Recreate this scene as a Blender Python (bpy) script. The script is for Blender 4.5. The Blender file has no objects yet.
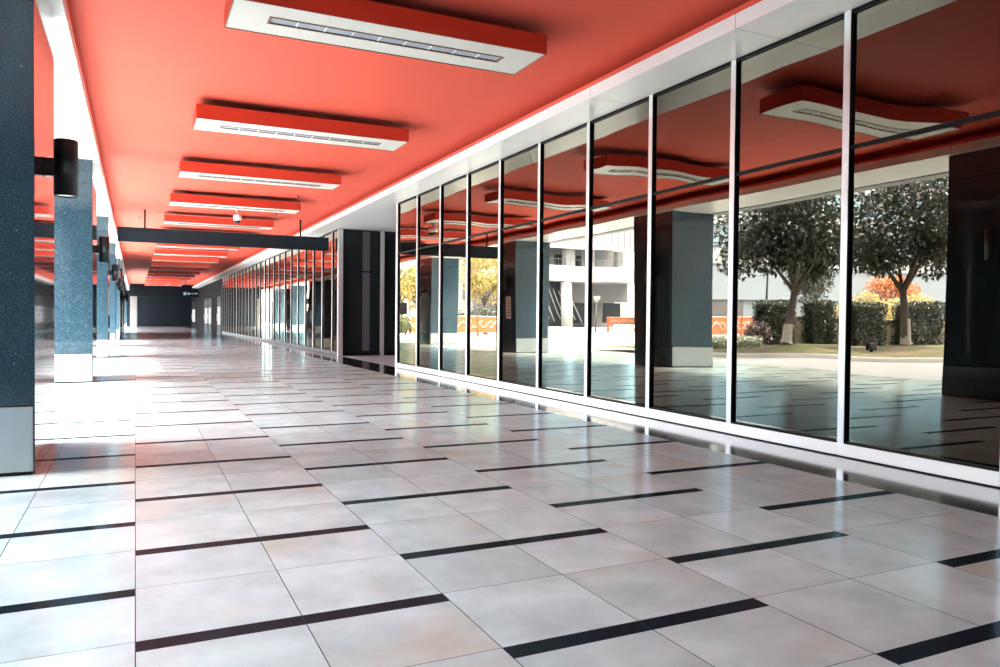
import bpy, math, random
from mathutils import Vector, Matrix
random.seed(11)
SC = bpy.context.scene
COL = SC.collection
PI = math.pi

# ------------------------------------------------------------------ materials
def new_mat(name):
    m = bpy.data.materials.new(name); m.use_nodes = True
    nt = m.node_tree; nt.nodes.clear()
    out = nt.nodes.new('ShaderNodeOutputMaterial')
    return m, nt, out

class NT:
    """small helper to write node maths"""
    def __init__(s, nt): s.nt = nt
    def n(s, t, **k):
        o = s.nt.nodes.new(t)
        for a, b in k.items(): setattr(o, a, b)
        return o
    def lk(s, a, b): s.nt.links.new(a, b)
    def m(s, op, a, b=None, c=None):
        o = s.n('ShaderNodeMath', operation=op)
        for i, v in enumerate((a, b, c)):
            if v is None: continue
            if isinstance(v, (int, float)): o.inputs[i].default_value = v
            else: s.lk(v, o.inputs[i])
        return o.outputs[0]
    def mix(s, f, a, b):
        o = s.n('ShaderNodeMix', data_type='RGBA')
        for i, v in ((0, f), (6, a), (7, b)):
            if isinstance(v, (int, float)): o.inputs[i].default_value = v
            elif isinstance(v, tuple): o.inputs[i].default_value = (*v, 1) if len(v) == 3 else v
            else: s.lk(v, o.inputs[i])
        return o.outputs[2]
    def noise(s, vec, scale, detail=4, rough=.55):
        o = s.n('ShaderNodeTexNoise'); o.inputs['Scale'].default_value = scale
        o.inputs['Detail'].default_value = detail; o.inputs['Roughness'].default_value = rough
        s.lk(vec, o.inputs['Vector']); return o.outputs[0]
    def ramp(s, f, stops):
        o = s.n('ShaderNodeValToRGB'); s.lk(f, o.inputs[0]); e = o.color_ramp.elements
        while len(e) < len(stops): e.new(.5)
        for k, (p, c) in enumerate(stops):
            e[k].position = p; e[k].color = (c, c, c, 1) if isinstance(c, (int, float)) else (*c, 1)
        return o.outputs[0]

def plain(name, col, rough=.5, metal=0., spec=.5, var=.08, scale=6., bump=0.):
    m, nt, out = new_mat(name); N = NT(nt)
    b = N.n('ShaderNodeBsdfPrincipled'); N.lk(b.outputs[0], out.inputs[0])
    geo = N.n('ShaderNodeNewGeometry').outputs['Position']
    f = N.noise(geo, scale)
    lo = tuple(c * (1 - var) for c in col); hi = tuple(min(1, c * (1 + var)) for c in col)
    N.lk(N.mix(f, lo, hi), b.inputs['Base Color'])
    b.inputs['Roughness'].default_value = rough; b.inputs['Metallic'].default_value = metal
    b.inputs['Specular IOR Level'].default_value = spec
    if bump:
        bp = N.n('ShaderNodeBump'); bp.inputs['Strength'].default_value = bump; bp.inputs['Distance'].default_value = .02
        N.lk(N.noise(geo, scale * 6), bp.inputs['Height']); N.lk(bp.outputs[0], b.inputs['Normal'])
    return m

M = {}
W = .6535; Y0 = 3.3315; BAND = W * 8
def floor_mat():
    m, nt, out = new_mat('floor_tiles'); N = NT(nt)
    b = N.n('ShaderNodeBsdfPrincipled')
    df = N.n('ShaderNodeBsdfDiffuse'); gl = N.n('ShaderNodeBsdfGlossy'); gl.inputs['Color'].default_value = (.41, .68, .80, 1)
    mx = N.n('ShaderNodeMixShader'); my = N.n('ShaderNodeMixShader'); N.lk(my.outputs[0], out.inputs[0])
    pos = N.n('ShaderNodeNewGeometry').outputs['Position']
    sx = N.n('ShaderNodeSeparateXYZ'); N.lk(pos, sx.inputs[0]); X, Y = sx.outputs[0], sx.outputs[1]
    u = N.m('DIVIDE', X, W)
    v = N.m('DIVIDE', N.m('SUBTRACT', Y, Y0), W)
    par = N.m('FLOORED_MODULO', N.m('FLOOR', N.m('DIVIDE', u, 2.)), 2.)
    fv = N.m('FRACT', N.m('DIVIDE', N.m('SUBTRACT', v, par), 2.))
    strip = N.m('GREATER_THAN', fv, .92)
    def line(t, w):
        return N.m('GREATER_THAN', N.m('ABSOLUTE', N.m('SUBTRACT', N.m('FRACT', t), .5)), .5 - w)
    g = N.m('MAXIMUM', line(u, .0032), line(v, .0028))
    # per tile tint
    cx = N.n('ShaderNodeCombineXYZ'); N.lk(N.m('FLOOR', u), cx.inputs[0]); N.lk(N.m('FLOOR', v), cx.inputs[1])
    wn = N.n('ShaderNodeTexWhiteNoise', noise_dimensions='2D'); N.lk(cx.outputs[0], wn.inputs['Vector'])
    off = N.n('ShaderNodeVectorMath', operation='MULTIPLY_ADD')
    N.lk(wn.outputs['Color'], off.inputs[0]); off.inputs[1].default_value = (20, 20, 20); N.lk(pos, off.inputs[2])
    n1 = N.noise(off.outputs[0], 2.6, 6, .62); n2 = N.noise(off.outputs[0], 1.1, 3, .5)
    base = N.mix(N.ramp(n1, [(.32, 0.), (.68, 1.)]), (.51, .60, .575), (.72, .83, .80))
    base = N.mix(N.m('MULTIPLY', N.ramp(n2, [(.54, 0.), (.70, 1.)]), .5), base, (.60, .50, .34))
    tint = N.m('MULTIPLY_ADD', wn.outputs['Value'], .12, .92)
    tt = N.n('ShaderNodeVectorMath', operation='SCALE'); N.lk(base, tt.inputs[0]); N.lk(tint, tt.inputs['Scale'])
    c = N.mix(strip, tt.outputs[0], (.012, .017, .022))
    c = N.mix(g, c, (.03, .035, .04))
    # dark granite border in front of the glazing
    band = N.m('GREATER_THAN', X, BAND)
    fine = N.noise(pos, 90, 3, .6)
    bc = N.mix(fine, (.012, .014, .017), (.05, .055, .06))
    c = N.mix(band, c, bc)
    seam = N.m('MULTIPLY', band, N.m('MAXIMUM', line(u, .004), line(N.m('DIVIDE', v, 2.), .002)))
    c = N.mix(seam, c, (.008, .008, .008))
    N.lk(c, b.inputs['Base Color'])
    rr = N.ramp(N.noise(pos, 1.7, 5, .6), [(.3, .11), (.75, .19)])
    N.lk(N.m('MULTIPLY', rr, N.m('SUBTRACT', 1., N.m('MULTIPLY', band, .45))), b.inputs['Roughness'])
    b.inputs['IOR'].default_value = 1.5
    b.inputs['Coat Weight'].default_value = 1.; b.inputs['Coat IOR'].default_value = 2.4; b.inputs['Coat Roughness'].default_value = .12
    N.lk(c, df.inputs[0]); N.lk(rr, gl.inputs['Roughness'])
    fr = N.n('ShaderNodeFresnel'); fr.inputs[0].default_value = 1.6
    N.lk(N.m('MULTIPLY', fr.outputs[0], N.m('MULTIPLY_ADD', strip, -.6, .95)), mx.inputs[0])
    N.lk(df.outputs[0], mx.inputs[1]); N.lk(gl.outputs[0], mx.inputs[2])
    N.lk(band, my.inputs[0]); N.lk(mx.outputs[0], my.inputs[1]); N.lk(b.outputs[0], my.inputs[2])
    bp = N.n('ShaderNodeBump'); bp.inputs['Strength'].default_value = .25; bp.inputs['Distance'].default_value = .003
    N.lk(N.m('SUBTRACT', 1., g), bp.inputs['Height']); N.lk(bp.outputs[0], b.inputs['Normal']); N.lk(bp.outputs[0], df.inputs['Normal']); N.lk(bp.outputs[0], gl.inputs['Normal'])
    return m
def granite_mat():
    m, nt, out = new_mat('blue_granite'); N = NT(nt)
    b = N.n('ShaderNodeBsdfPrincipled'); N.lk(b.outputs[0], out.inputs[0])
    pos = N.n('ShaderNodeNewGeometry').outputs['Position']
    f = N.noise(pos, 70, 4, .7); g = N.noise(pos, 9, 4, .6)
    c = N.mix(N.ramp(f, [(.38, 0.), (.66, 1.)]), (.010, .021, .030), (.060, .115, .152))
    c = N.mix(N.ramp(g, [(.4, 0.), (.65, .5)]), c, (.018, .04, .058))
    sp = N.ramp(N.noise(pos, 26, 2, .5), [(.74, 0.), (.76, 1.)])
    c = N.mix(N.m('MULTIPLY', sp, .7), c, (.42, .47, .5))
    sx = N.n('ShaderNodeSeparateXYZ'); N.lk(pos, sx.inputs[0])
    z = sx.outputs[2]
    jn = N.m('MAXIMUM', N.m('LESS_THAN', N.m('ABSOLUTE', N.m('SUBTRACT', z, 3.82)), .005), N.m('LESS_THAN', N.m('ABSOLUTE', N.m('SUBTRACT', z, .56)), .008))
    c = N.mix(jn, c, (.006, .006, .008))
    N.lk(c, b.inputs['Base Color'])
    b.inputs['Roughness'].default_value = .045; b.inputs['IOR'].default_value = 1.6
    return m
def glass_mat(name, tint, base, k, trans=(.16, .14, .12)):
    m, nt, out = new_mat(name); N = NT(nt)
    tr = N.n('ShaderNodeBsdfTransparent'); tr.inputs[0].default_value = (*trans, 1)
    gl = N.n('ShaderNodeBsdfGlossy'); gl.inputs['Color'].default_value = (*tint, 1); gl.inputs['Roughness'].default_value = 0.
    fr = N.n('ShaderNodeFresnel'); fr.inputs[0].default_value = 1.5
    f = N.m('MINIMUM', N.m('MULTIPLY_ADD', fr.outputs[0], k, base), 1.)
    mx = N.n('ShaderNodeMixShader'); N.lk(f, mx.inputs[0]); N.lk(tr.outputs[0], mx.inputs[1]); N.lk(gl.outputs[0], mx.inputs[2])
    N.lk(mx.outputs[0], out.inputs[0])
    return m
def soffit_mat():
    m, nt, out = new_mat('white_soffit_panels'); N = NT(nt)
    b = N.n('ShaderNodeBsdfPrincipled'); N.lk(b.outputs[0], out.inputs[0])
    pos = N.n('ShaderNodeNewGeometry').outputs['Position']
    sx = N.n('ShaderNodeSeparateXYZ'); N.lk(pos, sx.inputs[0])
    t = N.m('DIVIDE', N.m('SUBTRACT', sx.outputs[1], 6.0), 2.74)
    ln = N.m('GREATER_THAN', N.m('ABSOLUTE', N.m('SUBTRACT', N.m('FRACT', t), .5)), .5 - .0018)
    c = N.mix(N.noise(pos, 1.5), (.70, .69, .665), (.78, .77, .75))
    N.lk(N.mix(N.m('MULTIPLY', ln, .75), c, (.12, .1, .09)), b.inputs['Base Color'])
    b.inputs['Roughness'].default_value = .28
    return m
def foliage_mat(name, a, bcol, c3=None, rough=.3):
    m, nt, out = new_mat(name); N = NT(nt)
    b = N.n('ShaderNodeBsdfPrincipled')
    pos = N.n('ShaderNodeNewGeometry').outputs['Position']
    f = N.ramp(N.noise(pos, 5., 6, .75), [(.3, 0.), (.7, 1.)])
    c = N.mix(f, a, bcol)
    N.lk(c, b.inputs['Base Color']); b.inputs['Roughness'].default_value = rough; b.inputs['Specular IOR Level'].default_value = .8
    tl = N.n('ShaderNodeBsdfTranslucent'); N.lk(c, tl.inputs[0])
    mx = N.n('ShaderNodeMixShader'); mx.inputs[0].default_value = .25
    N.lk(b.outputs[0], mx.inputs[1]); N.lk(tl.outputs[0], mx.inputs[2]); N.lk(mx.outputs[0], out.inputs[0])
    return m
def bark_mat():
    m, nt, out = new_mat('bark'); N = NT(nt)
    b = N.n('ShaderNodeBsdfPrincipled'); N.lk(b.outputs[0], out.inputs[0])
    pos = N.n('ShaderNodeNewGeometry').outputs['Position']
    f = N.noise(pos, 14, 6, .7)
    c = N.mix(f, (.035, .027, .021), (.15, .12, .10))
    N.lk(c, b.inputs['Base Color']); b.inputs['Roughness'].default_value = .8
    bp = N.n('ShaderNodeBump'); bp.inputs['Strength'].default_value = .6; N.lk(f, bp.inputs['Height']); N.lk(bp.outputs[0], b.inputs['Normal'])
    return m
def lit(name, col, s):
    m, nt, out = new_mat(name); N = NT(nt)
    e = N.n('ShaderNodeEmission'); e.inputs[0].default_value = (*col, 1); e.inputs[1].default_value = s
    N.lk(e.outputs[0], out.inputs[0]); return m
def perforated_mat():
    m, nt, out = new_mat('perforated_white'); N = NT(nt)
    b = N.n('ShaderNodeBsdfPrincipled'); N.lk(b.outputs[0], out.inputs[0])
    pos = N.n('ShaderNodeNewGeometry').outputs['Position']
    mp = N.n('ShaderNodeVectorMath', operation='SCALE'); N.lk(pos, mp.inputs[0]); mp.inputs['Scale'].default_value = 45.
    fr = N.n('ShaderNodeVectorMath', operation='FRACTION'); N.lk(mp.outputs[0], fr.inputs[0])
    s2 = N.n('ShaderNodeSeparateXYZ'); N.lk(fr.outputs[0], s2.inputs[0])
    dx = N.m('SUBTRACT', s2.outputs[0], .5); dy = N.m('SUBTRACT', s2.outputs[1], .5)
    hole = N.m('LESS_THAN', N.m('ADD', N.m('MULTIPLY', dx, dx), N.m('MULTIPLY', dy, dy)), .035)
    N.lk(N.mix(N.m('MULTIPLY', hole, .5), (.73, .70, .63), (.30, .28, .25)), b.inputs['Base Color'])
    b.inputs['Roughness'].default_value = .35
    return m
def grass_mat():
    m, nt, out = new_mat('patchy_lawn'); N = NT(nt)
    b = N.n('ShaderNodeBsdfPrincipled'); N.lk(b.outputs[0], out.inputs[0])
    pos = N.n('ShaderNodeNewGeometry').outputs['Position']
    f = N.noise(pos, 1.2, 5, .65); g = N.noise(pos, 30, 4, .7)
    c = N.mix(g, (.04, .06, .02), (.13, .16, .055))
    c = N.mix(N.ramp(f, [(.45, 0.), (.6, 1.)]), c, (.20, .13, .085))
    N.lk(c, b.inputs['Base Color']); b.inputs['Roughness'].default_value = .9
    bp = N.n('ShaderNodeBump'); bp.inputs['Strength'].default_value = .8; bp.inputs['Distance'].default_value = .05
    N.lk(g, bp.inputs['Height']); N.lk(bp.outputs[0], b.inputs['Normal'])
    return m

M['floor'] = floor_mat(); M['granite'] = granite_mat(); M['soffit'] = soffit_mat()
M['glass'] = glass_mat('tinted_mirror_glass', (.93, .83, .67), .105, 1.85, (.07, .06, .05))
M['door_glass'] = glass_mat('dark_door_glass', (.5, .52, .55), .10, 1.2, (.35, .36, .37))
M['red'] = plain('red_paint', (.70, .10, .062), .7, spec=.2, var=.05, scale=1.2)
M['red_dark'] = plain('red_box_paint', (.62, .050, .022), .5, var=.05, scale=2)
M['white'] = plain('white_metal', (.86, .89, .86), .3, var=.03)
M['perf'] = perforated_mat()
M['steel'] = plain('brushed_steel', (.42, .45, .46), .36, metal=1., var=.08, scale=3)
M['mull'] = plain('silver_mullion', (.72, .72, .72), .35, metal=.55, var=.04)
M['black'] = plain('black_rubber', (.004, .004, .0045), .6, spec=.15)
M['lampblack'] = plain('black_lamp_paint', (.010, .014, .018), .32)
M['slate'] = plain('slate_sign_paint', (.010, .020, .028), .6, spec=.15, var=.05)
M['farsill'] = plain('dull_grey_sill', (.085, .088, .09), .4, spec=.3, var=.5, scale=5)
M['diffuser'] = plain('grey_diffuser', (.40, .45, .52), .2, var=.06, scale=9)
M['bronze'] = plain('bronze_trim', (.24, .13, .08), .35, metal=.3)
M['navy'] = plain('dark_navy_wall', (.0025, .006, .010), .6, spec=.12, var=.15, scale=1)
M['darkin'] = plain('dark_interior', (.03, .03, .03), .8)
M['darkwall'] = plain('charcoal_wall', (.009, .009, .009), .8, spec=.03, var=.1, scale=2)
M['pale'] = plain('pale_plaster', (.52, .53, .53), .6); M['pier'] = plain('grey_pier_paint', (.16, .155, .145), .8, spec=.1)
M['doorfilm'] = plain('dark_tinted_door_glass', (.016, .019, .021), .1, spec=.35); M['strip'] = plain('painted_door_reflection', (.085, .085, .09), .4)
M['paving'] = plain('plaza_paving', (.27, .275, .285), .45, var=.16, scale=1.3, bump=.1)
M['kerb'] = plain('pale_kerb_stone', (.75, .74, .72), .6)
M['lawn'] = grass_mat(); M['bark'] = bark_mat()
M['limewash'] = plain('limewash', (.42, .39, .36), .8, var=.3, scale=12)
M['leaf'] = foliage_mat('dark_leaf', (.012, .016, .010), (.062, .078, .046))
M['hedge'] = foliage_mat('hedge_leaf', (.012, .02, .014), (.06, .085, .045))
M['yellow'] = foliage_mat('ginkgo_leaf', (.36, .29, .07), (.58, .49, .21))
M['orangeleaf'] = foliage_mat('maple_leaf', (.45, .13, .04), (.6, .26, .08))
M['paleleaf'] = foliage_mat('silver_leaf', (.24, .28, .20), (.50, .54, .44))
M['pinkleaf'] = foliage_mat('reddish_leaf', (.03, .018, .02), (.12, .07, .075))
M['green'] = foliage_mat('mid_green_leaf', (.05, .075, .035), (.22, .26, .11))
M['tan'] = plain('tan_garden_wall', (.30, .27, .21), .8, var=.15, scale=3)
M['orange'] = plain('orange_hoarding', (.36, .10, .026), .5)
M['script'] = plain('white_script_paint', (.5, .48, .46), .5)
M['bwhite'] = plain('white_cladding', (.25, .26, .27), .45, var=.03, scale=.6)
M['bgrey'] = plain('grey_cladding', (.10, .105, .11), .5, var=.06, scale=.5)
M['bblue'] = plain('pale_blue_cladding', (.14, .175, .20), .45, var=.03, scale=.5)
M['cwhite'] = plain('bright_white_cladding', (.55, .56, .57), .45, var=.03)
M['cgrey'] = plain('light_grey_cladding', (.26, .265, .27), .5, var=.06)
M['teal'] = plain('teal_window_glass', (.05, .14, .19), .08, spec=.8)
M['marble'] = plain('black_stair_wall', (.04, .045, .05), .25)
M['dimglass'] = plain('dim_window_glass', (.06, .065, .07), .1)
M['reflect_glow'] = lit('glowing_reflection', (1., .99, .97), .09)  # glow stands in for bright bays reflected in the far door glass
M['lampface'] = lit('lamp_face', (1., .98, .95), .14)
M['signglow'] = lit('backlit_sign_face', (.6, .82, 1.), .05)

# ------------------------------------------------------------------ mesh helpers
class MB:
    def __init__(s): s.v = []; s.f = []; s.mi = []; s.sm = []
    def add(s, vs, fs, mi=0, smooth=False):
        o = len(s.v); s.v += [tuple(p) for p in vs]
        for f in fs: s.f.append([i + o for i in f]); s.mi.append(mi); s.sm.append(smooth)
        return s
    def box(s, x0, x1, y0, y1, z0, z1, mi=0):
        vs = [(x, y, z) for z in (z0, z1) for y in (y0, y1) for x in (x0, x1)]
        return s.add(vs, [(0, 2, 3, 1), (4, 5, 7, 6), (0, 1, 5, 4), (2, 6, 7, 3), (0, 4, 6, 2), (1, 3, 7, 5)], mi)
    def tube(s, pts, rads, n=12, mi=0, cap=True):
        rings = []; pts = [Vector(p) for p in pts]
        for k, p in enumerate(pts):
            d = (pts[min(k + 1, len(pts) - 1)] - pts[max(k - 1, 0)]).normalized()
            a = d.orthogonal() if abs(d.z) < .9 else Vector((1, 0, 0)).cross(d)
            a = (Vector((0, 0, 1)).cross(d) if abs(d.z) < .9 else Vector((0, 1, 0)).cross(d)).normalized(); b = d.cross(a)
            rings.append([p + (a * math.cos(2 * PI * i / n) + b * math.sin(2 * PI * i / n)) * rads[k] for i in range(n)])
        vs = [q for r in rings for q in r]; fs = []
        for k in range(len(pts) - 1):
            for i in range(n):
                j = (i + 1) % n; fs.append((k * n + i, k * n + j, (k + 1) * n + j, (k + 1) * n + i))
        s.add(vs, fs, mi, True)
        if cap:
            o = len(s.v) - len(vs)
            s.f.append([o + i for i in reversed(range(n))]); s.mi.append(mi); s.sm.append(False)
            s.f.append([o + (len(pts) - 1) * n + i for i in range(n)]); s.mi.append(mi); s.sm.append(False)
        return s
    def lathe(s, prof, cx=0, cy=0, n=20, mi=0):
        vs = []; fs = []
        for r, z in prof: vs += [(cx + r * math.cos(2 * PI * i / n), cy + r * math.sin(2 * PI * i / n), z) for i in range(n)]
        for k in range(len(prof) - 1):
            for i in range(n):
                j = (i + 1) % n; fs.append((k * n + i, k * n + j, (k + 1) * n + j, (k + 1) * n + i))
        fs.append(list(reversed(range(n)))); fs.append([(len(prof) - 1) * n + i for i in range(n)])
        return s.add(vs, fs, mi, True)
    def leaf(s, c, d, up, L, w, mi=0):
        d = d.normalized(); r = d.cross(up)
        if r.length < 1e-3: r = d.orthogonal()
        r.normalize(); n = r.cross(d)
        tip = c + d * L; m = c + d * L * .45
        vs = [c, m + r * w + n * w * .3, tip, m - r * w + n * w * .3, m]
        return s.add(vs, [(0, 1, 2, 4), (0, 4, 2, 3)], mi)

def mesh_obj(name, mb, mat, parent=None, bevel=0., loc=None):
    me = bpy.data.meshes.new(name); me.from_pydata(mb.v, [], mb.f)
    mats = mat if isinstance(mat, (list, tuple)) else [mat]
    for q in mats: me.materials.append(M[q] if isinstance(q, str) else q)
    me.polygons.foreach_set('material_index', mb.mi); me.polygons.foreach_set('use_smooth', mb.sm); me.update()
    o = bpy.data.objects.new(name, me); COL.objects.link(o)
    if loc: o.location = loc
    if parent: o.parent = parent
    if bevel:
        b = o.modifiers.new('bevel', 'BEVEL'); b.width = bevel; b.segments = 2; b.limit_method = 'ANGLE'; b.angle_limit = .6
    return o
def empty(name, loc=(0, 0, 0), rz=0.):
    o = bpy.data.objects.new(name, None); COL.objects.link(o); o.location = loc; o.rotation_euler = (0, 0, rz); o.empty_display_size = .1
    return o
def tag(o, label, cat, group=None, kind=None):
    o['label'] = label; o['category'] = cat
    if group: o['group'] = group
    if kind: o['kind'] = kind
    return o
def struct(name, mb, mat, label=None, bevel=0.):
    o = mesh_obj(name, mb, mat, None, bevel); o['kind'] = 'structure'; o['category'] = name.split('_')[0]
    o['label'] = label or name.replace('_', ' '); return o
def copy_tree(o, loc):
    r = o.copy(); COL.objects.link(r); r.location = loc
    for ch in o.children:
        c = ch.copy(); COL.objects.link(c); c.parent = r
        for g in ch.children:
            d = g.copy(); COL.objects.link(d); d.parent = c
    return r
ORD = ['first', 'second', 'third', 'fourth', 'fifth', 'sixth', 'seventh', 'eighth', 'ninth', 'tenth', 'eleventh', 'twelfth', 'thirteenth', 'fourteenth', 'fifteenth', 'sixteenth', 'seventeenth', 'eighteenth', 'nineteenth', 'twentieth']

# ------------------------------------------------------------------ key dimensions
SOF = 4.27; CEIL = 4.62; XG = 6.13; XP = 6.17      # soffit, red ceiling, front of sill, glass plane
XL = -.62; XR = 5.50                               # edges of the red ceiling recess
CX0, CX1 = -2.17, -.735                             # column faces
COLY = [7.17, 16.55, 25.85, 35.2, 44.5, 53.85, 63.2, 72.5, 81.85]
END = 100.

# ------------------------------------------------------------------ room shell
b = MB(); b.add([(-4.2, -6, 0), (XG + .06, -6, 0), (XG + .06, END, 0), (-4.2, END, 0), (-4.2, -6, -.2), (XG + .06, -6, -.2), (XG + .06, END, -.2), (-4.2, END, -.2)],
                [(0, 1, 2, 3), (0, 4, 5, 1), (1, 5, 6, 2), (2, 6, 7, 3), (3, 7, 4, 0), (4, 7, 6, 5)])
struct('floor', b, 'floor', 'pale stone tile walkway floor with staggered dark inlay strips')
b = MB().box(XL - .45, XR + .45, -6, END, CEIL, CEIL + .1)
struct('ceiling', b, 'red', 'bright red painted ceiling over the walkway')
# fascias and soffits
struct('trim_1', MB().box(XR + .45, XR + .5, -6, END, SOF + .15, CEIL + .1).box(XR - .012, XR + .05, -6, END, SOF + .15, SOF + .2), 'red', 'thin red lip along the right ceiling edge')
struct('trim_2', MB().box(XR, XG + .25, -6, 19.04, SOF, SOF + .15).box(XR, 9.4, 19.04, 25.45, SOF, SOF + .15).box(XR, XG + .25, 25.45, END, SOF, SOF + .15), 'soffit', 'white panelled soffit above the glazing', .004)
struct('trim_3', MB().box(XL - .5, XL - .45, -6, END, SOF + .15, CEIL + .1).box(XL - .05, XL + .012, -6, END, SOF + .15, SOF + .2), 'red', 'thin red lip along the left ceiling edge')
struct('trim_4', MB().box(-2.05, XL, -6, END, SOF, SOF + .15), 'soffit', 'white panelled soffit over the columns', .004)
struct('trim_5', MB().box(-2.45, -2.07, -6, END, SOF - .02, SOF + .3), 'bwhite', 'outer white fascia band of the colonnade', .006)
struct('trim_6', MB().box(-2.07, -2.05, -6, END, SOF - .004, SOF + .2), 'black', 'dark joint beside the outer fascia')
# building mass above and behind; unseen blocks beside, added to cast shade
struct('wall_upper', MB().box(-2.45, 16, -6, END + 3, CEIL + .12, 20.), 'pale', 'storeys above the walkway')
struct('wall_back', MB().box(-2.45, 10, -6.4, -6, 0, CEIL + .12), 'navy', 'dark wall closing the walkway behind the viewpoint')
struct('wall_shade_block', MB().box(-46, -7.5, -22, 6.8, 0, 32), 'pale', 'unseen block added to shade the first bay')
struct('wall_shade_block_near', MB().box(-7.4, -2.46, -22, 1.5, 0, 30), 'pale', 'unseen block added to darken the nearest column')
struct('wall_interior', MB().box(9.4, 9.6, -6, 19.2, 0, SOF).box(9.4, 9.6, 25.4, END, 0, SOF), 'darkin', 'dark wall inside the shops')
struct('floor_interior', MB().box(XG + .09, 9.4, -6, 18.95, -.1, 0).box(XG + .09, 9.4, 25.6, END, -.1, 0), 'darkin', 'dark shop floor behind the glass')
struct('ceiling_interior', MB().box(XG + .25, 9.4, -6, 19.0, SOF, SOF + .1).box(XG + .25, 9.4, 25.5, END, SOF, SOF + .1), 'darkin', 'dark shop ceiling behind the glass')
struct('floor_recess', MB().box(XG + .06, 9.4, 19.1, 25.45, -.15, .002), M['paving'], 'tan floor of the entrance recess')
struct('wall_recess', MB().box(9.2, 9.4, 19.1, 25.45, 0, SOF), 'darkwall', 'dark back wall of the entrance recess')
struct('wall_return', MB().box(XG + .1, 9.4, 19.0, 19.1, 0, SOF), 'darkwall', 'dark return wall beside the entrance recess')
# end of the walkway
struct('wall_end', MB().box(-2.2, XG + .3, END, END + .3, 0, CEIL + .1), 'navy', 'dark navy wall closing the far end')
struct('trim_7', MB().box(-.5, XG, 88, 88.4, 3.3, CEIL), 'navy', 'dark header beam across the far end', .01)
struct('trim_8', MB().box(-.49, .17, 88.05, 88.5, 0, 3.3).box(-.495, .175, 88.04, 88.5, 2.1, 2.13), 'pier', 'pale pier at the far left end', .01)
struct('wall_left', MB().box(-1.9, -1.6, 46.2, 62.9, 0, SOF), 'navy', 'dark infill wall between distant columns')

# ------------------------------------------------------------------ glazing
def pane_mesh(y0, y1, z0, z1, seed, amp):
    """slightly wavy, slightly tilted sheet, 12 mm thick"""
    r = random.Random(seed); nu, nv = 18, 10
    ph = r.uniform(0, 6.28); ph2 = r.uniform(0, 6.28); a = amp * r.uniform(.6, 1.2) * (.55 if seed > 18 else 1.); ty = r.uniform(-.0008, .0008); tz = r.uniform(-.0008, .0008)
    pil = r.uniform(-.0012, .0012); mb = MB(); vs = []
    for j in range(nv + 1):
        for i in range(nu + 1):
            u, v = i / nu, j / nv; y = y0 + (y1 - y0) * u; z = z0 + (z1 - z0) * v
            dx = -a * 1.25 * math.cos(PI * (.25 + .75 * v)) / (PI * .75) * (z1 - z0) * math.sin(5.2 * u + ph) + .25 * a * math.sin(9 * u + ph2) + ty * (u - .5) * (y1 - y0) + tz * (v - .5) * (z1 - z0) + pil * math.sin(PI * u) * math.sin(PI * v)
            vs.append((XP + dx, y, z))
    k = nu + 1
    mb.add(vs, [(j * k + i, (j + 1) * k + i, (j + 1) * k + i + 1, j * k + i + 1) for j in range(nv) for i in range(nu)], 0, True)
    bx = XP + .012
    mb.add([(bx, y0, z0), (bx, y1, z0), (bx, y1, z1), (bx, y0, z1)], [(0, 1, 2, 3)], 1)
    return mb
nwin = [0]
def window(ya, yb, wide=.075, sill_h=.128, sill_mat='white'):
    """one bay: ya near mullion far edge, yb far mullion far edge"""
    nwin[0] += 1; n = nwin[0]
    e = empty('window_%d' % n, (0, 0, 0)); e['kind'] = 'structure'; e['category'] = 'window'
    e['label'] = 'bay %d of the mirror glass shopfront counted from the camera' % n
    zt = 2.965
    mesh_obj('glass_pane', pane_mesh(ya, yb - wide, sill_h + .02, zt - .018, n * 2, .0006), ['glass', 'darkin_clear'], e)
    mesh_obj('glass_pane', pane_mesh(ya, yb - wide, zt + .018, SOF - .03, n * 2 + 1, .0033), ['glass', 'darkin_clear'], e)
    mesh_obj('mullion', MB().box(XG, XG + .10, yb - wide, yb, sill_h, SOF - .002), 'mull', e, .003)
    mesh_obj('gasket', MB().box(XG + .004, XG + .06, yb - wide - .006, yb - wide, sill_h + .01, SOF - .01).box(XP - .03, XP + .03, ya, yb - wide, sill_h, sill_h + .022)
             .box(XG + .006, XP + .02, ya, yb - wide, SOF - .032, SOF - .002), 'black', e)
    mesh_obj('transom', MB().box(XP - .018, XP + .03, ya, yb - wide, zt - .02, zt + .02), 'black', e)
    mesh_obj('sill', MB().box(XG, XG + .11, ya + .001, yb - .001, .012, sill_h), sill_mat, e, .004)
    mesh_obj('shadow_gap', MB().box(XG + .02, XG + .10, ya, yb, 0, .013), 'black', e)
M['darkin_clear'] = glass_mat('clear_back_face', (.5, .5, .5), .02, .2, (1, 1, 1))
P = 1.537
ys = [5.21 + P * k for k in range(-5, 10)]
for k in range(len(ys) - 1): window(ys[k], ys[k + 1], wide=.15 if abs(ys[k + 1] - 3.673) < .01 else .075)
ys2 = [25.45, 26.3] + [27.87 + 1.533 * k for k in range(24)]
for k in range(len(ys2) - 1): window(ys2[k], ys2[k + 1], wide=.22 if k in (10, 18) else .075, sill_mat='farsill')
YEND = ys2[-1]
# corner posts either side of the recess
struct('trim_9', MB().box(XG - .005, XG + .16, 25.33, 25.45, 0, SOF - .002), 'mull', 'silver corner post at the far side of the entrance recess', .004)
struct('trim_10', MB().box(XG, XG + .12, 19.04, 19.12, .0, SOF - .002), 'mull', 'silver corner post at the near side of the entrance recess', .004)
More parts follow.
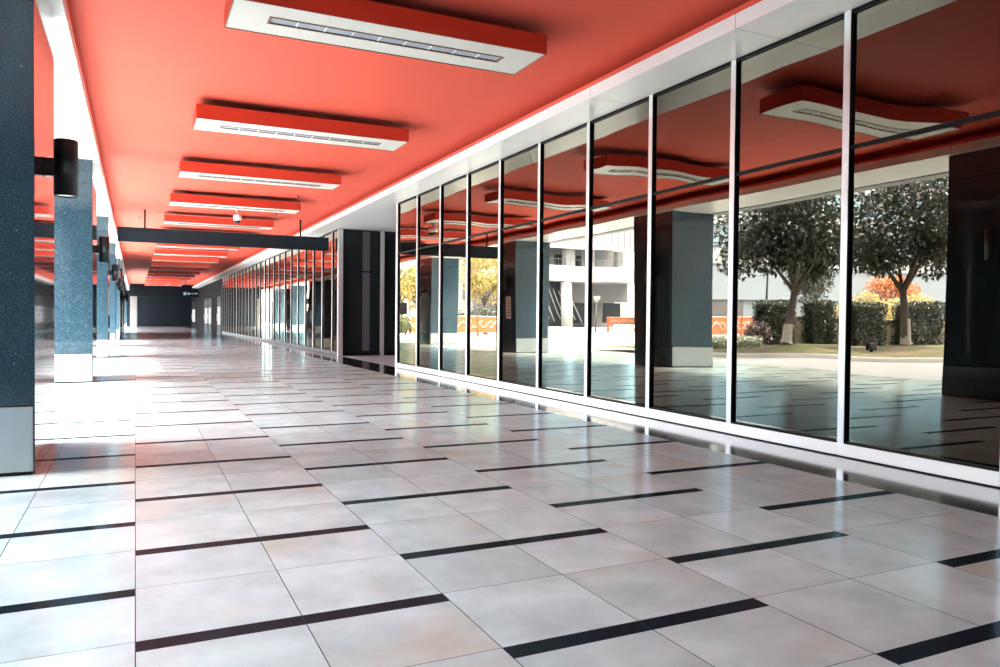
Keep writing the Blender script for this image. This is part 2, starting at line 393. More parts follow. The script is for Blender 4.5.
# recess doors facing the camera
def recess_door(n, x0, x1, tz):
    e = empty('door_%d' % n, (0, 0, 0)); e['kind'] = 'structure'; e['category'] = 'door'; e['label'] = 'dark glass entrance leaf %d in the recess' % n
    mesh_obj('glass_pane', MB().box(x0 + .05, x1 - .05, 25.45, 25.48, .16, tz - .03).box(x0 + .05, x1 - .05, 25.45, 25.48, tz + .03, SOF - .04), 'doorfilm', e)
    if n == 1: mesh_obj('painted_reflection_strip', MB().box(6.99, 7.24, 25.445, 25.45, .16, tz - .03).box(6.99, 7.24, 25.445, 25.45, tz + .03, SOF - .04), 'strip', e)  # lighter strip painted on for a stripe reflected in the door glass
    mesh_obj('door_frame', MB().box(x0, x0 + .05, 25.42, 25.5, .1, SOF).box(x1 - .05, x1, 25.42, 25.5, .1, SOF).box(x0 + .05, x1 - .05, 25.42, 25.5, tz - .03, tz + .03)
             .box(x0 + .05, x1 - .05, 25.42, 25.5, .1, .16).box(x0 + .05, x1 - .05, 25.42, 25.5, SOF - .04, SOF), 'black', e)
    mesh_obj('threshold', MB().box(x0, x1, 25.38, 25.5, .002, .1), 'darkwall', e)
recess_door(1, XG + .17, 7.60, 2.86); recess_door(2, 7.74, 9.19, 2.86)
struct('trim_11', MB().box(7.60, 7.74, 25.38, 25.5, .002, SOF), 'mull', 'silver post between the recess doors', .004)
struct('wall_dark_room', MB().box(XG + .17, 9.2, 27.6, 27.7, 0, SOF), 'darkin', 'dark partition behind the recess doors')

# dark end of the shopfront with doors; glowing panels stand in for bright reflections
struct('wall_right', MB().box(XG, XG + .3, YEND, END, 0, SOF), 'darkwall', 'dark metal clad wall beyond the shopfront')
for i, (y0, y1) in enumerate([(64.2, 66.4), (72.4, 74.9), (76.2, 79.2), (92.5, 97)]):
    e = empty('door_%d' % (i + 3), (0, 0, 0)); e['kind'] = 'structure'; e['category'] = 'door'; e['label'] = 'distant door %d with a glowing panel standing in for a reflection' % (i + 3)
    mesh_obj('door_leaf', MB().box(XG - .03, XG + .01, y0 - .3, y1 + .3, 0.01, 2.9), 'black', e)
    mesh_obj('reflection_panel', MB().box(XG - .045, XG - .028, y0, y1, .62, 2.05), 'reflect_glow', e)
    mesh_obj('door_handle', MB().tube([(XG - .08, y1 + .15, .9), (XG - .08, y1 + .15, 1.5)], [.02, .02], 8).box(XG - .08, XG - .02, y1 + .14, y1 + .16, .95, .97).box(XG - .08, XG - .02, y1 + .14, y1 + .16, 1.43, 1.45), 'steel', e)

# ------------------------------------------------------------------ columns
gs = MB().box(CX0 + .02, CX1, .015, 1.70, .0, SOF - .002)
col_lab = ['nearest dark blue granite column, cut by the left picture edge', 'blue granite column behind the nearest one on the left side']
cols = []
for k, y in enumerate(COLY):
    if k == 0:
        c = empty('granite_column', (0, y, 0))
        mesh_obj('shaft', gs, 'granite', c, .006)
        pl = MB().box(CX0 - .002, CX1 - .012, -.002, .016, .03, .555).box(CX0 - .002, CX1 - .012, 1.699, 1.717, .03, .555).box(CX0 - .002, CX0 + .021, .016, 1.699, .03, .555)
        mesh_obj('steel_plinth', pl, 'steel', c, .004)
        mesh_obj('skirting', MB().box(CX0 + .002, CX1 - .02, .003, .015, 0.001, .03), 'black', c)
    else: c = copy_tree(cols[0], (0, y, 0))
    cols.append(c)
    tag(c, col_lab[k] if k < 2 else 'blue granite column with steel plinth, %s from the camera in the left row' % ORD[k], 'column', 'granite columns of the left row')
# wall lamps on the aisle faces
lamps = []
for k, y in enumerate(COLY):
    yc = y + .76
    if k == 0:
        e = empty('wall_lamp', (CX1, yc, 2.62))
        body = MB(); R = .098; xc = .17
        body.lathe([(R - .012, -.225), (R, -.25), (R, .25), (R - .006, .256), (.001, .256)], xc, 0, 28)
        mesh_obj('lamp_body', body, 'lampblack', e)
        mesh_obj('lamp_face', MB().lathe([(R - .014, -.235), (R - .014, -.228)], xc, 0, 28), 'lampface', e)
        mesh_obj('bracket', MB().box(.012, xc - .06, -.05, .05, -.08, .08), 'lampblack', e, .004)
        mesh_obj('back_plate', MB().box(0.001, .014, -.055, .055, -.085, .085), 'lampblack', e, .003)
    else: e = copy_tree(lamps[0], (CX1, yc, 2.62))
    lamps.append(e)
    tag(e, 'black cylinder lamp on the %s' % ('nearest granite column, at the left picture edge' if k == 0 else '%s granite column counted from the camera' % ORD[k]), 'wall lamp', 'black cylinder wall lamps')

# ------------------------------------------------------------------ ceiling light boxes
boxes = []; FX0, FX1 = .83, 4.19; LL = FX1 - FX0
FY = [7.99, 12.80, 17.49, 22.15, 26.75] + [26.75 + 4.67 * k for k in range(1, 13)]
for k, y in enumerate(FY):
    if k == 0:
        e = empty('ceiling_light_box', (FX0, y, 4.29))
        D = .415; H = .215
        hs = MB().box(0, LL, -D, -D + .012, 0, H).box(0, LL, D - .012, D, 0, H).box(0, .012, -D + .012, D - .012, 0, H).box(LL - .012, LL, -D + .012, D - .012, 0, H)
        mesh_obj('housing', hs, 'red_dark', e, .002)
        mesh_obj('top_plate', MB().box(.012, LL - .012, -D + .012, D - .012, H - .012, H + .001), 'black', e)  # top coloured black to deepen the shade between box and ceiling
        sx0, sx1, sy = .38, LL - .38, .095
        bp = MB().box(.013, LL - .013, -D + .013, -sy, .004, .016).box(.013, LL - .013, sy, D - .013, .004, .016).box(.013, sx0, -sy, sy, .004, .016).box(sx1, LL - .013, -sy, sy, .004, .016)
        mesh_obj('perforated_panel', bp, 'perf', e)
        edge = MB().box(.003, LL - .003, -D + .002, -D + .012, -.004, .004).box(.003, LL - .003, D - .012, D - .002, -.004, .004).box(.003, .013, -D + .012, D - .012, -.004, .004).box(LL - .013, LL - .003, -D + .012, D - .012, -.004, .004)
        mesh_obj('edge_trim', edge, 'bronze', e)
        st = MB().box(sx0, sx1, -sy, -sy + .02, -.004, .05).box(sx0, sx1, sy - .02, sy, -.004, .05).box(sx0, sx0 + .03, -sy + .014, sy - .014, -.002, .05).box(sx1 - .03, sx1, -sy + .014, sy - .014, -.002, .05)
        mesh_obj('slot_frame', st, 'bronze', e)
        df = MB().box(sx0 + .03, sx1 - .03, -sy + .014, sy - .014, .008, .03)
        mesh_obj('diffuser', df, 'diffuser', e)
        for q in range(1, 9):
            xx = sx0 + (sx1 - sx0) * q / 9; mesh_obj('diffuser_rib', MB().box(xx - .006, xx + .006, -sy + .014, sy - .014, .002, .009), 'white', e)
        for xx in (.40, LL - .40):
            for yy in (-.26, .26): mesh_obj('hanger', MB().tube([(xx, yy, H - .002), (xx, yy, CEIL - 4.29)], [.011, .011], 8), 'red_dark', e)
    else: e = copy_tree(boxes[0], (FX0, y, 4.29))
    boxes.append(e)
    if k == 0: lb = 'nearest red light box with white slotted underside, cut by the top picture edge'
    elif k <= 3: lb = 'red ceiling light box, %s row behind the nearest one' % ORD[k - 1]
    else: lb = 'red ceiling light box, %s row beyond the dark hanging sign' % ORD[k - 4]
    tag(e, lb, 'ceiling light', 'red ceiling light boxes')

# ------------------------------------------------------------------ hanging sign, cameras, sprinklers
e = empty('hanging_sign', (2.77, 26.4, 3.59))
tag(e, 'long plain dark slate sign panel hung across the walkway on two rods', 'sign')
mesh_obj('panel', MB().box(-3.265, 3.265, -.06, .06, 0, .455), 'slate', e, .006)
for xx in (-2.495, 2.31): mesh_obj('rod', MB().tube([(xx, 0, .45), (xx, 0, CEIL - 3.59)], [.028, .028], 10), 'black', e)

def dome(x, y, lab):
    e = empty('dome_camera', (x, y, CEIL)); tag(e, lab, 'security camera')
    mesh_obj('mount', MB().lathe([(.06, -.0), (.06, -.03), (.025, -.035), (.025, -.12)], 0, 0, 16), 'pale', e)
    mesh_obj('housing', MB().lathe([(.03, -.10), (.11, -.13), (.13, -.17), (.125, -.30), (.10, -.315)], 0, 0, 20), 'white', e)
    mesh_obj('dome', MB().lathe([(.10, -.315), (.092, -.35), (.065, -.385), (.03, -.40), (.002, -.405)], 0, 0, 20), 'lampblack', e)
dome(2.9, 25.2, 'white dome camera under the red ceiling just before the hanging sign')
dome(2.9, 80., 'tiny dome camera under the red ceiling at the far end')
sp = None
for i, (x, y, lab) in enumerate([(4.04, 21.3, 'ceiling sprinkler between the right end of the fourth light box and the fascia'), (4.1, 25.25, 'ceiling sprinkler near the right rod of the hanging sign'),
                    (.13, 28.4, 'ceiling sprinkler beside the left rod of the hanging sign')]):
    if sp is None:
        sp = o = empty('ceiling_sprinkler', (x, y, CEIL))
        mesh_obj('ceiling_plate', MB().lathe([(.035, 0), (.035, -.012), (.014, -.016)], 0, 0, 14), 'lampblack', o)
        mesh_obj('nozzle', MB().lathe([(.014, -.015), (.014, -.05), (.008, -.055), (.008, -.085), (.03, -.088), (.03, -.094)], 0, 0, 14), 'lampblack', o)
    else: o = copy_tree(sp, (x, y, CEIL))
    tag(o, lab, 'sprinkler', 'ceiling sprinkler heads')
# notice on the third column's aisle face
e = empty('wall_notice', (CX1, 26.5, 1.3)); tag(e, 'pale notice board fixed on the third granite column', 'notice')
mesh_obj('board', MB().box(.001, .012, -.23, .23, 0, .86), 'pale', e, .002)
nl = MB()
for q in range(6): nl.box(.012, .014, -.17, .17 - .06 * (q % 3), .12 + .11 * q, .15 + .11 * q)
mesh_obj('text_lines', nl, 'darkwall', e)
# far sign by the header
e = empty('backlit_sign', (5.0, 87.9, 3.55)); tag(e, 'small blue and white lit sign under the far header beam', 'sign')
mesh_obj('case', MB().box(-.42, 1.1, 0, .09, -.12, .38), 'navy', e, .005)
mesh_obj('lit_face', MB().box(-.36, -.06, -.01, 0, -.04, .28).box(.04, .3, -.01, 0, .02, .24).box(.42, .6, -.01, 0, .06, .16).box(.72, 1.02, -.01, 0, .1, .22), 'signglow', e)

# ------------------------------------------------------------------ outdoors (mirrored in the glass)
struct('ground_plaza', MB().box(-140, -4.2, -24, 160, -.25, -.004), 'paving', 'pale paved plaza beside the colonnade')
# kerbed planting bed
kerb = [(-5.2, 23.6), (-6.2, 21.9), (-7.3, 20.7), (-9, 19.0), (-11.7, 16.6), (-15, 14.6), (-20, 13.0), (-28, 12.2), (-40, 12.0)]
back = [(-40, 27.6), (-5.2, 27.6)]
def strip_prism(path, w, z0, z1):
    mb = MB(); L = []; Rr = []
    for k, p in enumerate(path):
        a = Vector(path[max(k - 1, 0)]); c = Vector(path[min(k + 1, len(path) - 1)]); d = (c - a).normalized(); n = Vector((-d.y, d.x))
        L.append(Vector(p) + n * w / 2); Rr.append(Vector(p) - n * w / 2)
    for k in range(len(path) - 1):
        q = [L[k], L[k + 1], Rr[k + 1], Rr[k]]
        mb.add([(v.x, v.y, z0) for v in q] + [(v.x, v.y, z1) for v in q], [(0, 1, 2, 3), (7, 6, 5, 4), (0, 4, 5, 1), (1, 5, 6, 2), (2, 6, 7, 3), (3, 7, 4, 0)])
    return mb
struct('trim_12', strip_prism(kerb, .28, -.01, .14), 'kerb', 'pale stone kerb of the planting bed')
mb = MB(); n = 48; m_ = 26
def kerb_y(x):
    for a, c in zip(kerb, kerb[1:]):
        if c[0] <= x <= a[0]: return a[1] + (c[1] - a[1]) * (x - a[0]) / (c[0] - a[0])
    return kerb[0][1]
TREES = [(-9.65, 21.0), (-17.2, 21.6)]
def bed_z(x, y):
    z = .13 + .05 * min(1, max(0, (y - kerb_y(x)) / 2))
    for tx, ty in TREES: z += .22 * math.exp(-((x - tx) ** 2 + (y - ty) ** 2) / 1.6)
    return z
vs = []
for i in range(n + 1):
    x = -5.3 - (34.6) * i / n
    for j in range(m_ + 1):
        y0 = kerb_y(x); y = y0 + (27.6 - y0) * j / m_; vs.append((x, y, bed_z(x, y)))
mb.add(vs, [(i * (m_ + 1) + j, i * (m_ + 1) + j + 1, (i + 1) * (m_ + 1) + j + 1, (i + 1) * (m_ + 1) + j) for i in range(n) for j in range(m_)], 0, True)
struct('ground_lawn', mb, 'lawn', 'patchy grass bed with earth mounds around the trees')
struct('wall_garden', MB().box(-42, -14.6, 27.0, 27.3, 0, 1.42).box(-42, -14.55, 26.95, 27.35, 1.42, 1.5), 'tan', 'low tan garden wall behind the hedges', .01)

R = random.Random(5)
def rdir(r=R): 
    z = r.uniform(-1, 1); t = r.uniform(0, 2 * PI); s = math.sqrt(1 - z * z); return Vector((s * math.cos(t), s * math.sin(t), z))
def leaf_cloud(mb, blobs, count, L, seed):
    r = random.Random(seed); tot = sum(b[3] ** 2 for b in blobs)
    for (x, y, z, rad) in blobs:
        c = Vector((x, y, z))
        for _ in range(int(count * rad ** 2 / tot)):
            d = rdir(r); p = c + Vector((d.x, d.y, d.z * .8)) * rad * (r.random() ** .33)
            ld = (rdir(r) + d * .6 + Vector((0, 0, -.25))); s = L * r.uniform(.7, 1.3)
            mb.leaf(p, ld, Vector((0, 0, 1)) + rdir(r) * .5, s, s * .27)
    return mb
def branchy(base, h, lean, seed, r0, forks=5, spread=1.6, up=2.2):
    r = random.Random(seed); mb = MB(); b0 = Vector(base)
    pts = [b0 + Vector((0, 0, -.1)), b0 + Vector((lean[0] * .1, lean[1] * .1, .12)), b0 + Vector((lean[0] * .35 + .03, lean[1] * .3, h * .35)), b0 + Vector((lean[0] * .7 - .03, lean[1] * .7, h * .7)), b0 + Vector((lean[0], lean[1], h))]
    mb.tube(pts, [r0 * 1.7, r0 * 1.15, r0 * .95, r0 * .85, r0 * .75], 12)
    tops = []
    for k in range(forks):
        a = 2 * PI * k / forks + r.uniform(-.4, .4); s = spread * r.uniform(.7, 1.15); u = up * r.uniform(.75, 1.2)
        st = pts[-1] + Vector((0, 0, -.12 * (k % 3)))
        m1 = st + Vector((math.cos(a) * s * .4, math.sin(a) * s * .4, u * .42)); m2 = st + Vector((math.cos(a) * s, math.sin(a) * s, u))
        mb.tube([st, m1, m2], [r0 * .55, r0 * .4, r0 * .15], 8); tops.append(m2)
        a2 = a + r.choice((-.7, .7)); m3 = m1 + Vector((math.cos(a2) * s * .6, math.sin(a2) * s * .6, u * .35))
        mb.tube([m1, m3], [r0 * .3, r0 * .1], 7); tops.append(m3)
    return mb, tops
def garden_tree(x, y, hh, lean, blobs, count, seed, lab, r0=.15, paint=.75, leafL=.2):
    zb = bed_z(x, y)
    e = empty('broadleaf_tree', (x, y, zb)); tag(e, lab, 'tree', 'broadleaf trees in the planting bed')
    tr, tops = branchy((0, 0, 0), hh, lean, seed, r0, 6, 1.7, 2.2)
    mesh_obj('trunk', tr, 'bark', e)
    pm = MB().tube([(0, 0, .02), (lean[0] * .1, lean[1] * .1, .12), (lean[0] * .3 + .02, lean[1] * .27, paint)], [r0 * 1.55, r0 * 1.22, r0 * 1.06], 12, cap=False)
    mesh_obj('limewash_band', pm, 'limewash', e)
    bl = [(v.x, v.y, v.z, .75) for v in tops] + blobs
    mesh_obj('foliage', leaf_cloud(MB(), bl, count, leafL, seed), 'leaf', e)
garden_tree(-9.65, 21.0, 2.1, (-.35, 0), [(-.2, 0, 4.5, 1.9), (1.8, .2, 4.2, 1.35), (-1.9, .1, 4.2, 1.35), (.6, -.4, 5.8, 1.6), (-1.4, .3, 5.7, 1.5), (2.3, 0, 3.1, .85), (-1.9, -.2, 3.2, .8), (1.2, -.3, 3.1, .7), (-1.2, -.2, 2.9, .6)], 13000, 21, 'bushy dark green tree in the bed, the one nearer the orange hoarding')
garden_tree(-17.2, 21.6, 2.3, (.35, 0), [(.3, 0, 5.0, 2.2), (2.3, .2, 4.8, 1.5), (-1.9, .1, 4.8, 1.8), (1., -.4, 6.8, 1.9), (-1.4, .3, 6.6, 1.8), (2.9, 0, 3.9, 1.1), (-2.8, .1, 6.8, 1.6), (-2.9, 0, 3.9, 1.1), (1.6, -.2, 3.5, .8), (-1.3, 0, 3.4, .8)], 16000, 22, 'taller dark green tree in the bed with a pale painted trunk base', paint=1.1)

def hedge(x0, x1, y0, y1, z1, seed, lab, mat='hedge', z0=.12, dens=330, group='clipped box hedges', name='clipped_hedge', L=.12, par=None):
    e = empty(name, ((x0 + x1) / 2, (y0 + y1) / 2, z0)); tag(e, lab, 'hedge', group)
    r = random.Random(seed); hx, hy, hz = (x1 - x0) / 2, (y1 - y0) / 2, z1 - z0; mb = MB()
    areas = [(0, 1, hy * 2 * hz), (0, -1, hy * 2 * hz), (1, 1, hx * 2 * hz), (1, -1, hx * 2 * hz), (2, 1, hx * hy * 4)]
    for ax, sg, A in areas:
        for _ in range(int(A * dens)):
            u, v = r.uniform(-1, 1), r.random(); j = r.uniform(-.07, .05)
            if ax == 0: p = Vector((sg * (hx + j), u * hy, v * hz)); nrm = Vector((sg, 0, 0))
            elif ax == 1: p = Vector((u * hx, sg * (hy + j), v * hz)); nrm = Vector((0, sg, 0))
            else: p = Vector((u * hx, (v * 2 - 1) * hy, hz + j)); nrm = Vector((0, 0, 1))
            s = L * r.uniform(.7, 1.3); mb.leaf(p, nrm * .5 + rdir(r), Vector((0, 0, 1)) + rdir(r) * .4, s, s * .3)
    mesh_obj('foliage', mb, mat, e)
    mesh_obj('woody_core', MB().box(-hx + .09, hx - .09, -hy + .09, hy - .09, 0, hz - .08), mat, e)
    return e
hedge(-15.2, -13.2, 25.8, 26.5, 2.12, 1, 'clipped dark hedge block right behind the tree near the orange hoarding')
hedge(-18.0, -16.35, 25.8, 26.5, 2.18, 2, 'clipped dark hedge block second from the orange hoarding')
hedge(-21.6, -19.4, 25.8, 26.5, 2.24, 3, 'clipped dark hedge block left of the pale painted trunk')
hedge(-25.6, -22.9, 25.8, 26.5, 2.30, 4, 'clipped dark hedge block behind the pale painted trunk')
hedge(-11.2, -8.2, 23.7, 24.9, .55, 5, 'low silvery hedge in front of the orange hoarding', 'paleleaf', group=None, name='low_hedge')
def bush(name, x, y, z, blobs, count, mat, lab, seed, L=.12, cat='shrub', group=None):
    e = empty(name, (x, y, z)); tag(e, lab, cat, group)
    mesh_obj('foliage', leaf_cloud(MB(), blobs, count, L, seed), mat, e)
    st = MB()
    for q in range(5): a = q * 1.26; st.tube([(0, 0, -.05), (.15 * math.cos(a), .15 * math.sin(a), blobs[0][2] * .9)], [.025, .01], 6)
    mesh_obj('stems', st, 'bark', e)
bush('round_shrub', -12.3, 25.2, .15, [(0, 0, .62, .62), (.25, 0, .45, .45), (-.3, 0, .45, .45)], 2600, 'pinkleaf', 'round reddish shrub beside the first hedge block', 61)
# floodlight in the grass
e = empty('garden_floodlight', (-13.9, 20.6, bed_z(-13.9, 20.6))); tag(e, 'small black floodlight in the grass between the hedge blocks', 'floodlight')
mesh_obj('lamp_head', MB().box(-.22, .22, -.1, .1, .1, .36), 'lampblack', e, .02); mesh_obj('stand', MB().box(-.05, .05, -.05, .05, -.05, .12).box(-.24, -.22, -.03, .03, .05, .25).box(.22, .24, -.03, .03, .05, .25), 'black', e)

def squiggles(x0, x1, z0, z1, y, seed):
    """flowing white brush marks"""
    r = random.Random(seed); mb = MB(); x = x0
    h = z1 - z0; zc = (z0 + z1) / 2
    while x < x1 - .3:
        w = h * r.uniform(.7, 1.3); ph = r.uniform(0, 6.28); pts = []
        for q in range(9):
            t = q / 8; pts.append((x + w * t, y, zc + h * .32 * math.sin(ph + 5.5 * t) * (1 - .4 * t)))
        mb.tube(pts, [h * .012 + h * .018 * math.sin(PI * q / 8) for q in range(9)], 5)
        if r.random() < .7: mb.tube([(x + w * .2, y, zc + h * .3), (x + w * .75, y, zc + h * r.uniform(-.35, .2))], [h * .02, h * .01], 5)
        x += w * r.uniform(.35, .8)
    return mb
def hoarding(x0, x1, y, z0, z1, lab, seed, posts):
    e = empty('orange_hoarding', (0, y, 0)); tag(e, lab, 'fence', 'orange hoardings with white marks')
    mesh_obj('panel', MB().box(x0, x1, 0, .06, z0, z1), 'orange', e, .005)
    mesh_obj('top_rail', MB().box(x0, x1, -.03, .09, z1, z1 + .06), 'pale', e)
    for xx in posts: mesh_obj('post', MB().box(xx - .06, xx + .06, -.06, .1, -.01, z1 + .12), 'orange', e, .01)
    mesh_obj('white_marks', squiggles(x0 + .2, x1 - .2, z0 + .1, z1 - .1, -.012, seed), 'script', e)
hoarding(-31., -24.6, 43., .3, 1.56, 'orange hoarding left of the tree bed, behind the low silvery hedge', 7, (-28, -30.9))
hoarding(-14.4, -4.6, 49., .3, 1.40, 'orange hoarding below the yellow trees', 8, (-5, -9.3, -14.2))
hoarding(-40.5, -33.0, 68., .75, 1.50, 'low distant orange hoarding in front of the white building', 9, (-33.2, -36.5, -40.2))

def far_tree(name, x, y, h, blobs, count, mat, lab, seed, L, r0=.14, group=None):
    e = empty(name, (x, y, 0)); tag(e, lab, 'tree', group)
    tr, tops = branchy((0, 0, 0), h, (.1, 0), seed, r0, 5, 1.3, 2.2); mesh_obj('trunk', tr, 'bark', e)
    mesh_obj('foliage', leaf_cloud(MB(), [(v.x, v.y, v.z, .7) for v in tops] + blobs, count, L, seed), mat, e)
far_tree('ginkgo_tree', -12.7, 55, 2.4, [(0, 0, 5, 1.7), (1.4, 0, 4.4, 1.2), (-1.5, 0, 4.3, 1.2), (.3, 0, 6.6, 1.8), (-1.2, .3, 6.3, 1.4), (1.4, .2, 6.3, 1.4), (.9, 0, 3.1, .7), (-1., 0, 3., .7)], 3600, 'yellow', 'yellow tree behind the orange hoarding, the one with the bare trunk showing', 31, .3, .16, 'yellow trees by the hoarding')
far_tree('ginkgo_tree', -8.6, 58.5, 1.9, [(0, 0, 4.6, 1.6), (.9, 0, 3.6, 1.), (-.8, 0, 3.4, 1.), (.2, 0, 6.2, 1.7), (.6, .5, 2.6, .7), (-.3, .5, 2.3, .7)], 3000, 'yellow', 'yellow tree partly hidden by the third granite column', 32, .3, .14, 'yellow trees by the hoarding')
far_tree('ginkgo_tree', -18.4, 61, 2.2, [(0, 0, 4.8, 1.7), (1.2, 0, 4., 1.), (-1, 0, 3.9, 1.1), (.2, 0, 6.4, 1.7)], 2600, 'yellow', 'yellow tree farthest from the third granite column', 33, .3, .14, 'yellow trees by the hoarding')
bush('dark_shrub_row', -11.5, 52, 0, [(k * .9 - 3.6, 0, 1.25 + .15 * (k % 3), .75) for k in range(9)], 3200, 'hedge', 'row of dark shrubs between the orange hoarding and the yellow trees', 62, .18)
far_tree('street_tree', -8.2, 62, 2.6, [(0, 0, 4.8, 1.5), (1.1, 0, 4.2, 1.), (-1.0, 0, 5.6, 1.3), (.3, 0, 3.8, 1.), (.6, 0, 6.2, 1.3)], 2600, 'green', 'green tree seen at the recess edge of the glass', 34, .28)
bush('round_shrub', -5.1, 52, 0, [(0, 0, .8, .7), (.7, 0, .6, .55), (-.7, 0, .7, .6), (0, .3, 1.1, .5)], 2600, 'green', 'round green shrub seen at the recess edge of the glass', 63, .15)
e = empty('notice_panel', (-5.3, 53.4, 0)); tag(e, 'dark panel on an orange post above the round green shrub', 'sign')
mesh_obj('panel', MB().box(-.42, .75, -.04, .04, 1.55, 2.4), 'darkwall', e, .01); mesh_obj('post', MB().box(-.72, -.6, -.05, .05, -.01, 3.6).box(.2, .28, -.03, .03, -.01, 1.56), 'orange', e)
far_tree('maple_tree', -48.6, 46, 2.6, [(0, 0, 4.0, 1.1), (.5, 0, 4.8, .9), (-.5, 0, 4.9, .9)], 2400, 'orangeleaf', 'small orange maple beyond the hedges', 35, .25)
bush('yellow_shrub', -38.5, 40, 0, [(0, 0, 2.1, 1.5), (2.2, 0, 2., 1.2), (-2.4, 0, 2.2, 1.3), (-4.6, 0, 2.6, 1.3), (.4, 0, 3.0, .9)], 5200, 'yellow', 'spreading yellow shrub beyond the hedge blocks', 64, .22)
far_tree('background_tree', -33.0, 41, 2.2, [(0, 0, 3.4, 1.3), (.3, 0, 5., 1.5), (-.8, 0, 6.4, 1.5), (.6, 0, 7.4, 1.5), (-1.4, 0, 4.2, 1.)], 4200, 'hedge', 'dark tree between the two trees of the bed, farther back', 36, .25)
far_tree('background_tree', -49.5, 38, 2.0, [(0, 0, 3.5, 1.3), (.3, 0, 4.8, 1.2)], 2200, 'hedge', 'dark tree half hidden by the nearest granite column', 37, .25)
# slim posts
e = empty('street_lamp', (-27.5, 40, 0)); tag(e, 'slim dark lamp post behind the first hedge block', 'street lamp')
mesh_obj('pole', MB().tube([(0, 0, 0), (0, 0, 4.6)], [.09, .07], 10), 'slate', e); mesh_obj('lamp_head', MB().lathe([(.07, 4.58), (.26, 4.64), (.28, 4.75), (.05, 4.85)], 0, 0, 14), 'slate', e)
e = empty('path_lamp', (-32.2, 69, 0)); tag(e, 'short lamp post with a pale bowl head by the low distant hoarding', 'street lamp')
mesh_obj('pole', MB().tube([(0, 0, 0), (0, 0, 3.2)], [.09, .08], 10), 'bgrey', e); mesh_obj('bowl', MB().lathe([(.1, 3.15), (.34, 3.4), (.42, 3.75), (.3, 3.8)], 0, 0, 16), 'limewash', e)

# pale office building across the road
e = empty('office_building', (0, 62, 0)); tag(e, 'long pale blue office building with teal window bands behind the trees', 'building')
xa, xb = -96., -38.
mesh_obj('wall', MB().box(xa, xb, 0, 4, 3.55, 7.3).box(xa, xb, .6, 4, 0.2, 3.55).box(xa, xb, .5, 4, 7.3, 30), 'bblue', e)
mesh_obj('ground_wall', MB().box(xa, xb, -.5, .0, 0, 1.6), 'bwhite', e)
mesh_obj('window_band', MB().box(xa, xb, .2, .5, 8.9, 11.4), 'teal', e)
mesh_obj('window_band', MB().box(xa, xb, .2, .5, 13.2, 16.2), 'teal', e)
mesh_obj('window_band', MB().box(xa, xb, .2, .5, 18, 21), 'teal', e)
for (z0, z1) in ((7.3, 8.9), (11.4, 13.2), (16.2, 18.)):
    f = mesh_obj('parapet', MB().box(xa, xb, -.25, .1, z0, z1), 'bwhite', e)
    fin = MB()
    for q in range(24): xx = xb - .4 - q * 2.4; fin.box(xx - .06, xx + .06, -.32, -.25, z0, z1)
    mesh_obj('panel_joints', fin, 'bgrey', f)
for q in range(7):
    xx = -42 - q * 7.5; mesh_obj('garage_opening', MB().box(xx - 4.4, xx, .45, .62, 1.6, 3.4), 'dimglass', e)
mesh_obj('handrail', MB().box(xa, xb, -.2, -.14, 9.55, 9.62).box(xa, xb, -.2, -.14, 9.2, 9.26), 'bwhite', e)

# white building with balcony, column and stair
e = empty('white_building', (0, 80, 0)); tag(e, 'white building with a balcony, round column and dark stair wall', 'building')
xa, xb = -46., -24.
mesh_obj('wall', MB().box(xa, xb, 6, 12, 0, 30).box(xa, xb, 0, 6, 12.4, 30), 'cgrey', e)
f = mesh_obj('fascia', MB().box(xa, xb, -.3, 0, 9.9, 12.6), 'cwhite', e)
fin = MB()
for q in range(20): xx = xb - .5 - q * 1.1; fin.box(xx - .04, xx + .04, -.34, -.3, 9.9, 12.6)
mesh_obj('panel_joints', fin, 'cgrey', f)
mesh_obj('balcony', MB().box(xa, xb, -1, 6, 5.9, 7.75), 'cwhite', e)
fin = MB().box(xa, xb, -.9, -.85, 8.5, 8.58)
for q in range(40): xx = xb - .3 - q * .55; fin.box(xx - .02, xx + .02, -.89, -.86, 7.75, 8.5)
mesh_obj('railing', fin, 'steel', e)
for xx in (-27., -32., -36.6, -39., -43.6): mesh_obj('pier', MB().box(xx - .5, xx + .5, 1.2, 2.2, 7.75, 9.95), 'cwhite', e)
for xx in (-29.4, -34.2, -37.9, -41.2): mesh_obj('window', MB().box(xx - 1.1, xx + 1.1, 5.9, 6.05, 7.85, 9.7), 'dimglass', e)
mesh_obj('round_column', MB().tube([(-35.05, -.3, 0), (-35.05, -.3, 5.95)], [.62, .62], 20), 'cwhite', e)
mesh_obj('stair_wall', MB().box(-36.9, -29.5, 1.5, 2., 0, 5.9), 'marble', e)
sv = MB()
for q in range(7):
    x0 = -30.2 - q * .95; sv.tube([(x0, 1.42, 5.2 - .2 * (q % 3)), (x0 - 2.2, 1.42, 1.0 + .3 * (q % 2))], [.06, .1], 6)
mesh_obj('stair_stringer', sv, 'cwhite', e)
mesh_obj('store_wall', MB().box(-46, -36.9, 3, 3.4, 3.5, 5.9), 'cgrey', e)
for xx in (-38.4, -43.5): mesh_obj('shop_window', MB().box(xx - 1.2, xx + 1.2, 2.8, 3., .9, 3.4), 'dimglass', e)
struct('trim_13', MB().box(-46, -27, 70.6, 73.5, -.01, .42), 'kerb', 'low white stone plinth of the distant forecourt', .02)

# backdrop building beyond the yellow trees
e = empty('distant_block', (0, 84, 0)); tag(e, 'tall pale block glimpsed through the yellow trees', 'building')
mesh_obj('wall', MB().box(-24, -12.5, 0, 8, 0, 26), 'bwhite', e)
for q in range(6):
    for z in (3.5, 7.5, 11.5): mesh_obj('window', MB().box(-23.5 + q * 1.9, -22.6 + q * 1.9, -.05, .1, z, z + 2), 'dimglass', e)

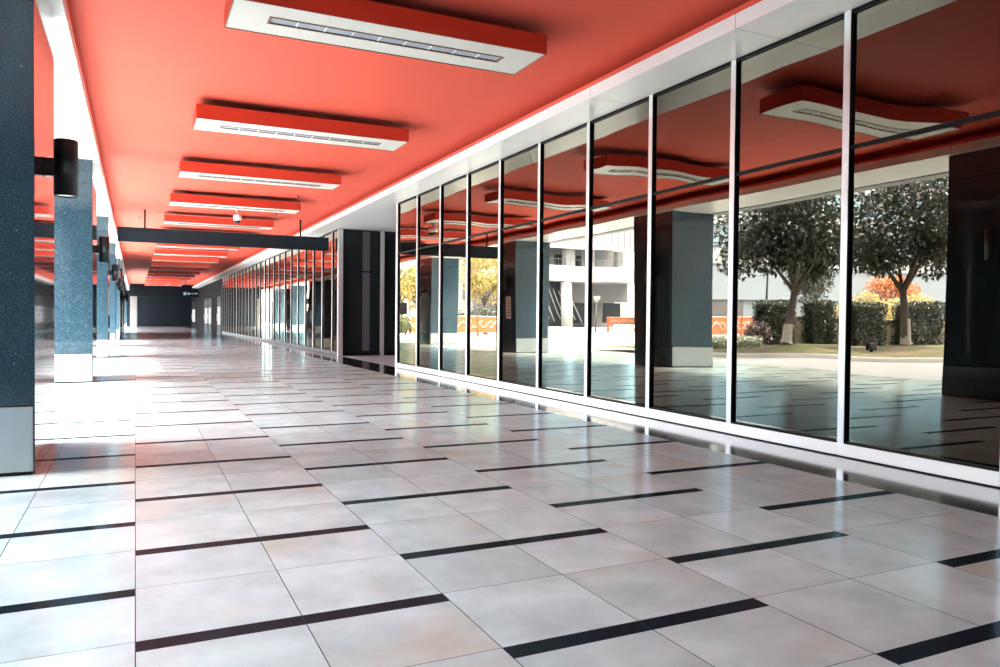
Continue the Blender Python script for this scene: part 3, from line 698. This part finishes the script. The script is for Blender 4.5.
# ------------------------------------------------------------------ light
w = bpy.data.worlds.new('World'); SC.world = w; w.use_nodes = True
nt = w.node_tree; bg = nt.nodes['Background']
sk = nt.nodes.new('ShaderNodeTexSky'); sk.sky_type = 'NISHITA'; sk.sun_disc = False
sk.sun_elevation = math.radians(58); sk.sun_rotation = math.radians(215); sk.dust_density = 2.5; sk.air_density = 1.0
hs_ = nt.nodes.new('ShaderNodeHueSaturation'); hs_.inputs['Saturation'].default_value = .38
nt.links.new(sk.outputs[0], hs_.inputs['Color']); nt.links.new(hs_.outputs[0], bg.inputs[0]); bg.inputs[1].default_value = .6
sd = bpy.data.lights.new('sun', 'SUN'); sd.energy = 3.7; sd.angle = .28; sd.color = (1., .96, .90)
so = bpy.data.objects.new('sun', sd); COL.objects.link(so)
el = math.radians(60); hx, hy = -1., -.2; hl = math.hypot(hx, hy)
src = Vector((hx / hl * math.cos(el), hy / hl * math.cos(el), math.sin(el)))
so.rotation_euler = src.to_track_quat('Z', 'Y').to_euler(); so.location = (-30, -10, 40)

# ------------------------------------------------------------------ camera
th, pitch, roll, fpx = .4472841, .01942368, .00907293, 760.516
F = Vector((math.sin(th) * math.cos(pitch), math.cos(th) * math.cos(pitch), -math.sin(pitch)))
R0 = Vector((math.cos(th), -math.sin(th), 0)); U0 = R0.cross(F)
Rv = R0 * math.cos(roll) + U0 * math.sin(roll); Uv = Rv.cross(F)
cd = bpy.data.cameras.new('camera'); cd.sensor_width = 36; cd.lens = fpx * 36 / 1000; cd.clip_end = 500
co = bpy.data.objects.new('camera', cd); COL.objects.link(co)
mw = Matrix((Rv, Uv, -F)).transposed().to_4x4(); mw.translation = Vector((0, 0, 1.3)); co.matrix_world = mw
SC.camera = co
vs_ = SC.view_settings; vs_.view_transform = 'Standard'; vs_.look = 'None'; vs_.gamma = 1; vs_.use_curve_mapping = False; vs_.exposure = 3.36
SC.cycles.diffuse_bounces = 6; SC.cycles.glossy_bounces = 8; SC.cycles.transparent_max_bounces = 12
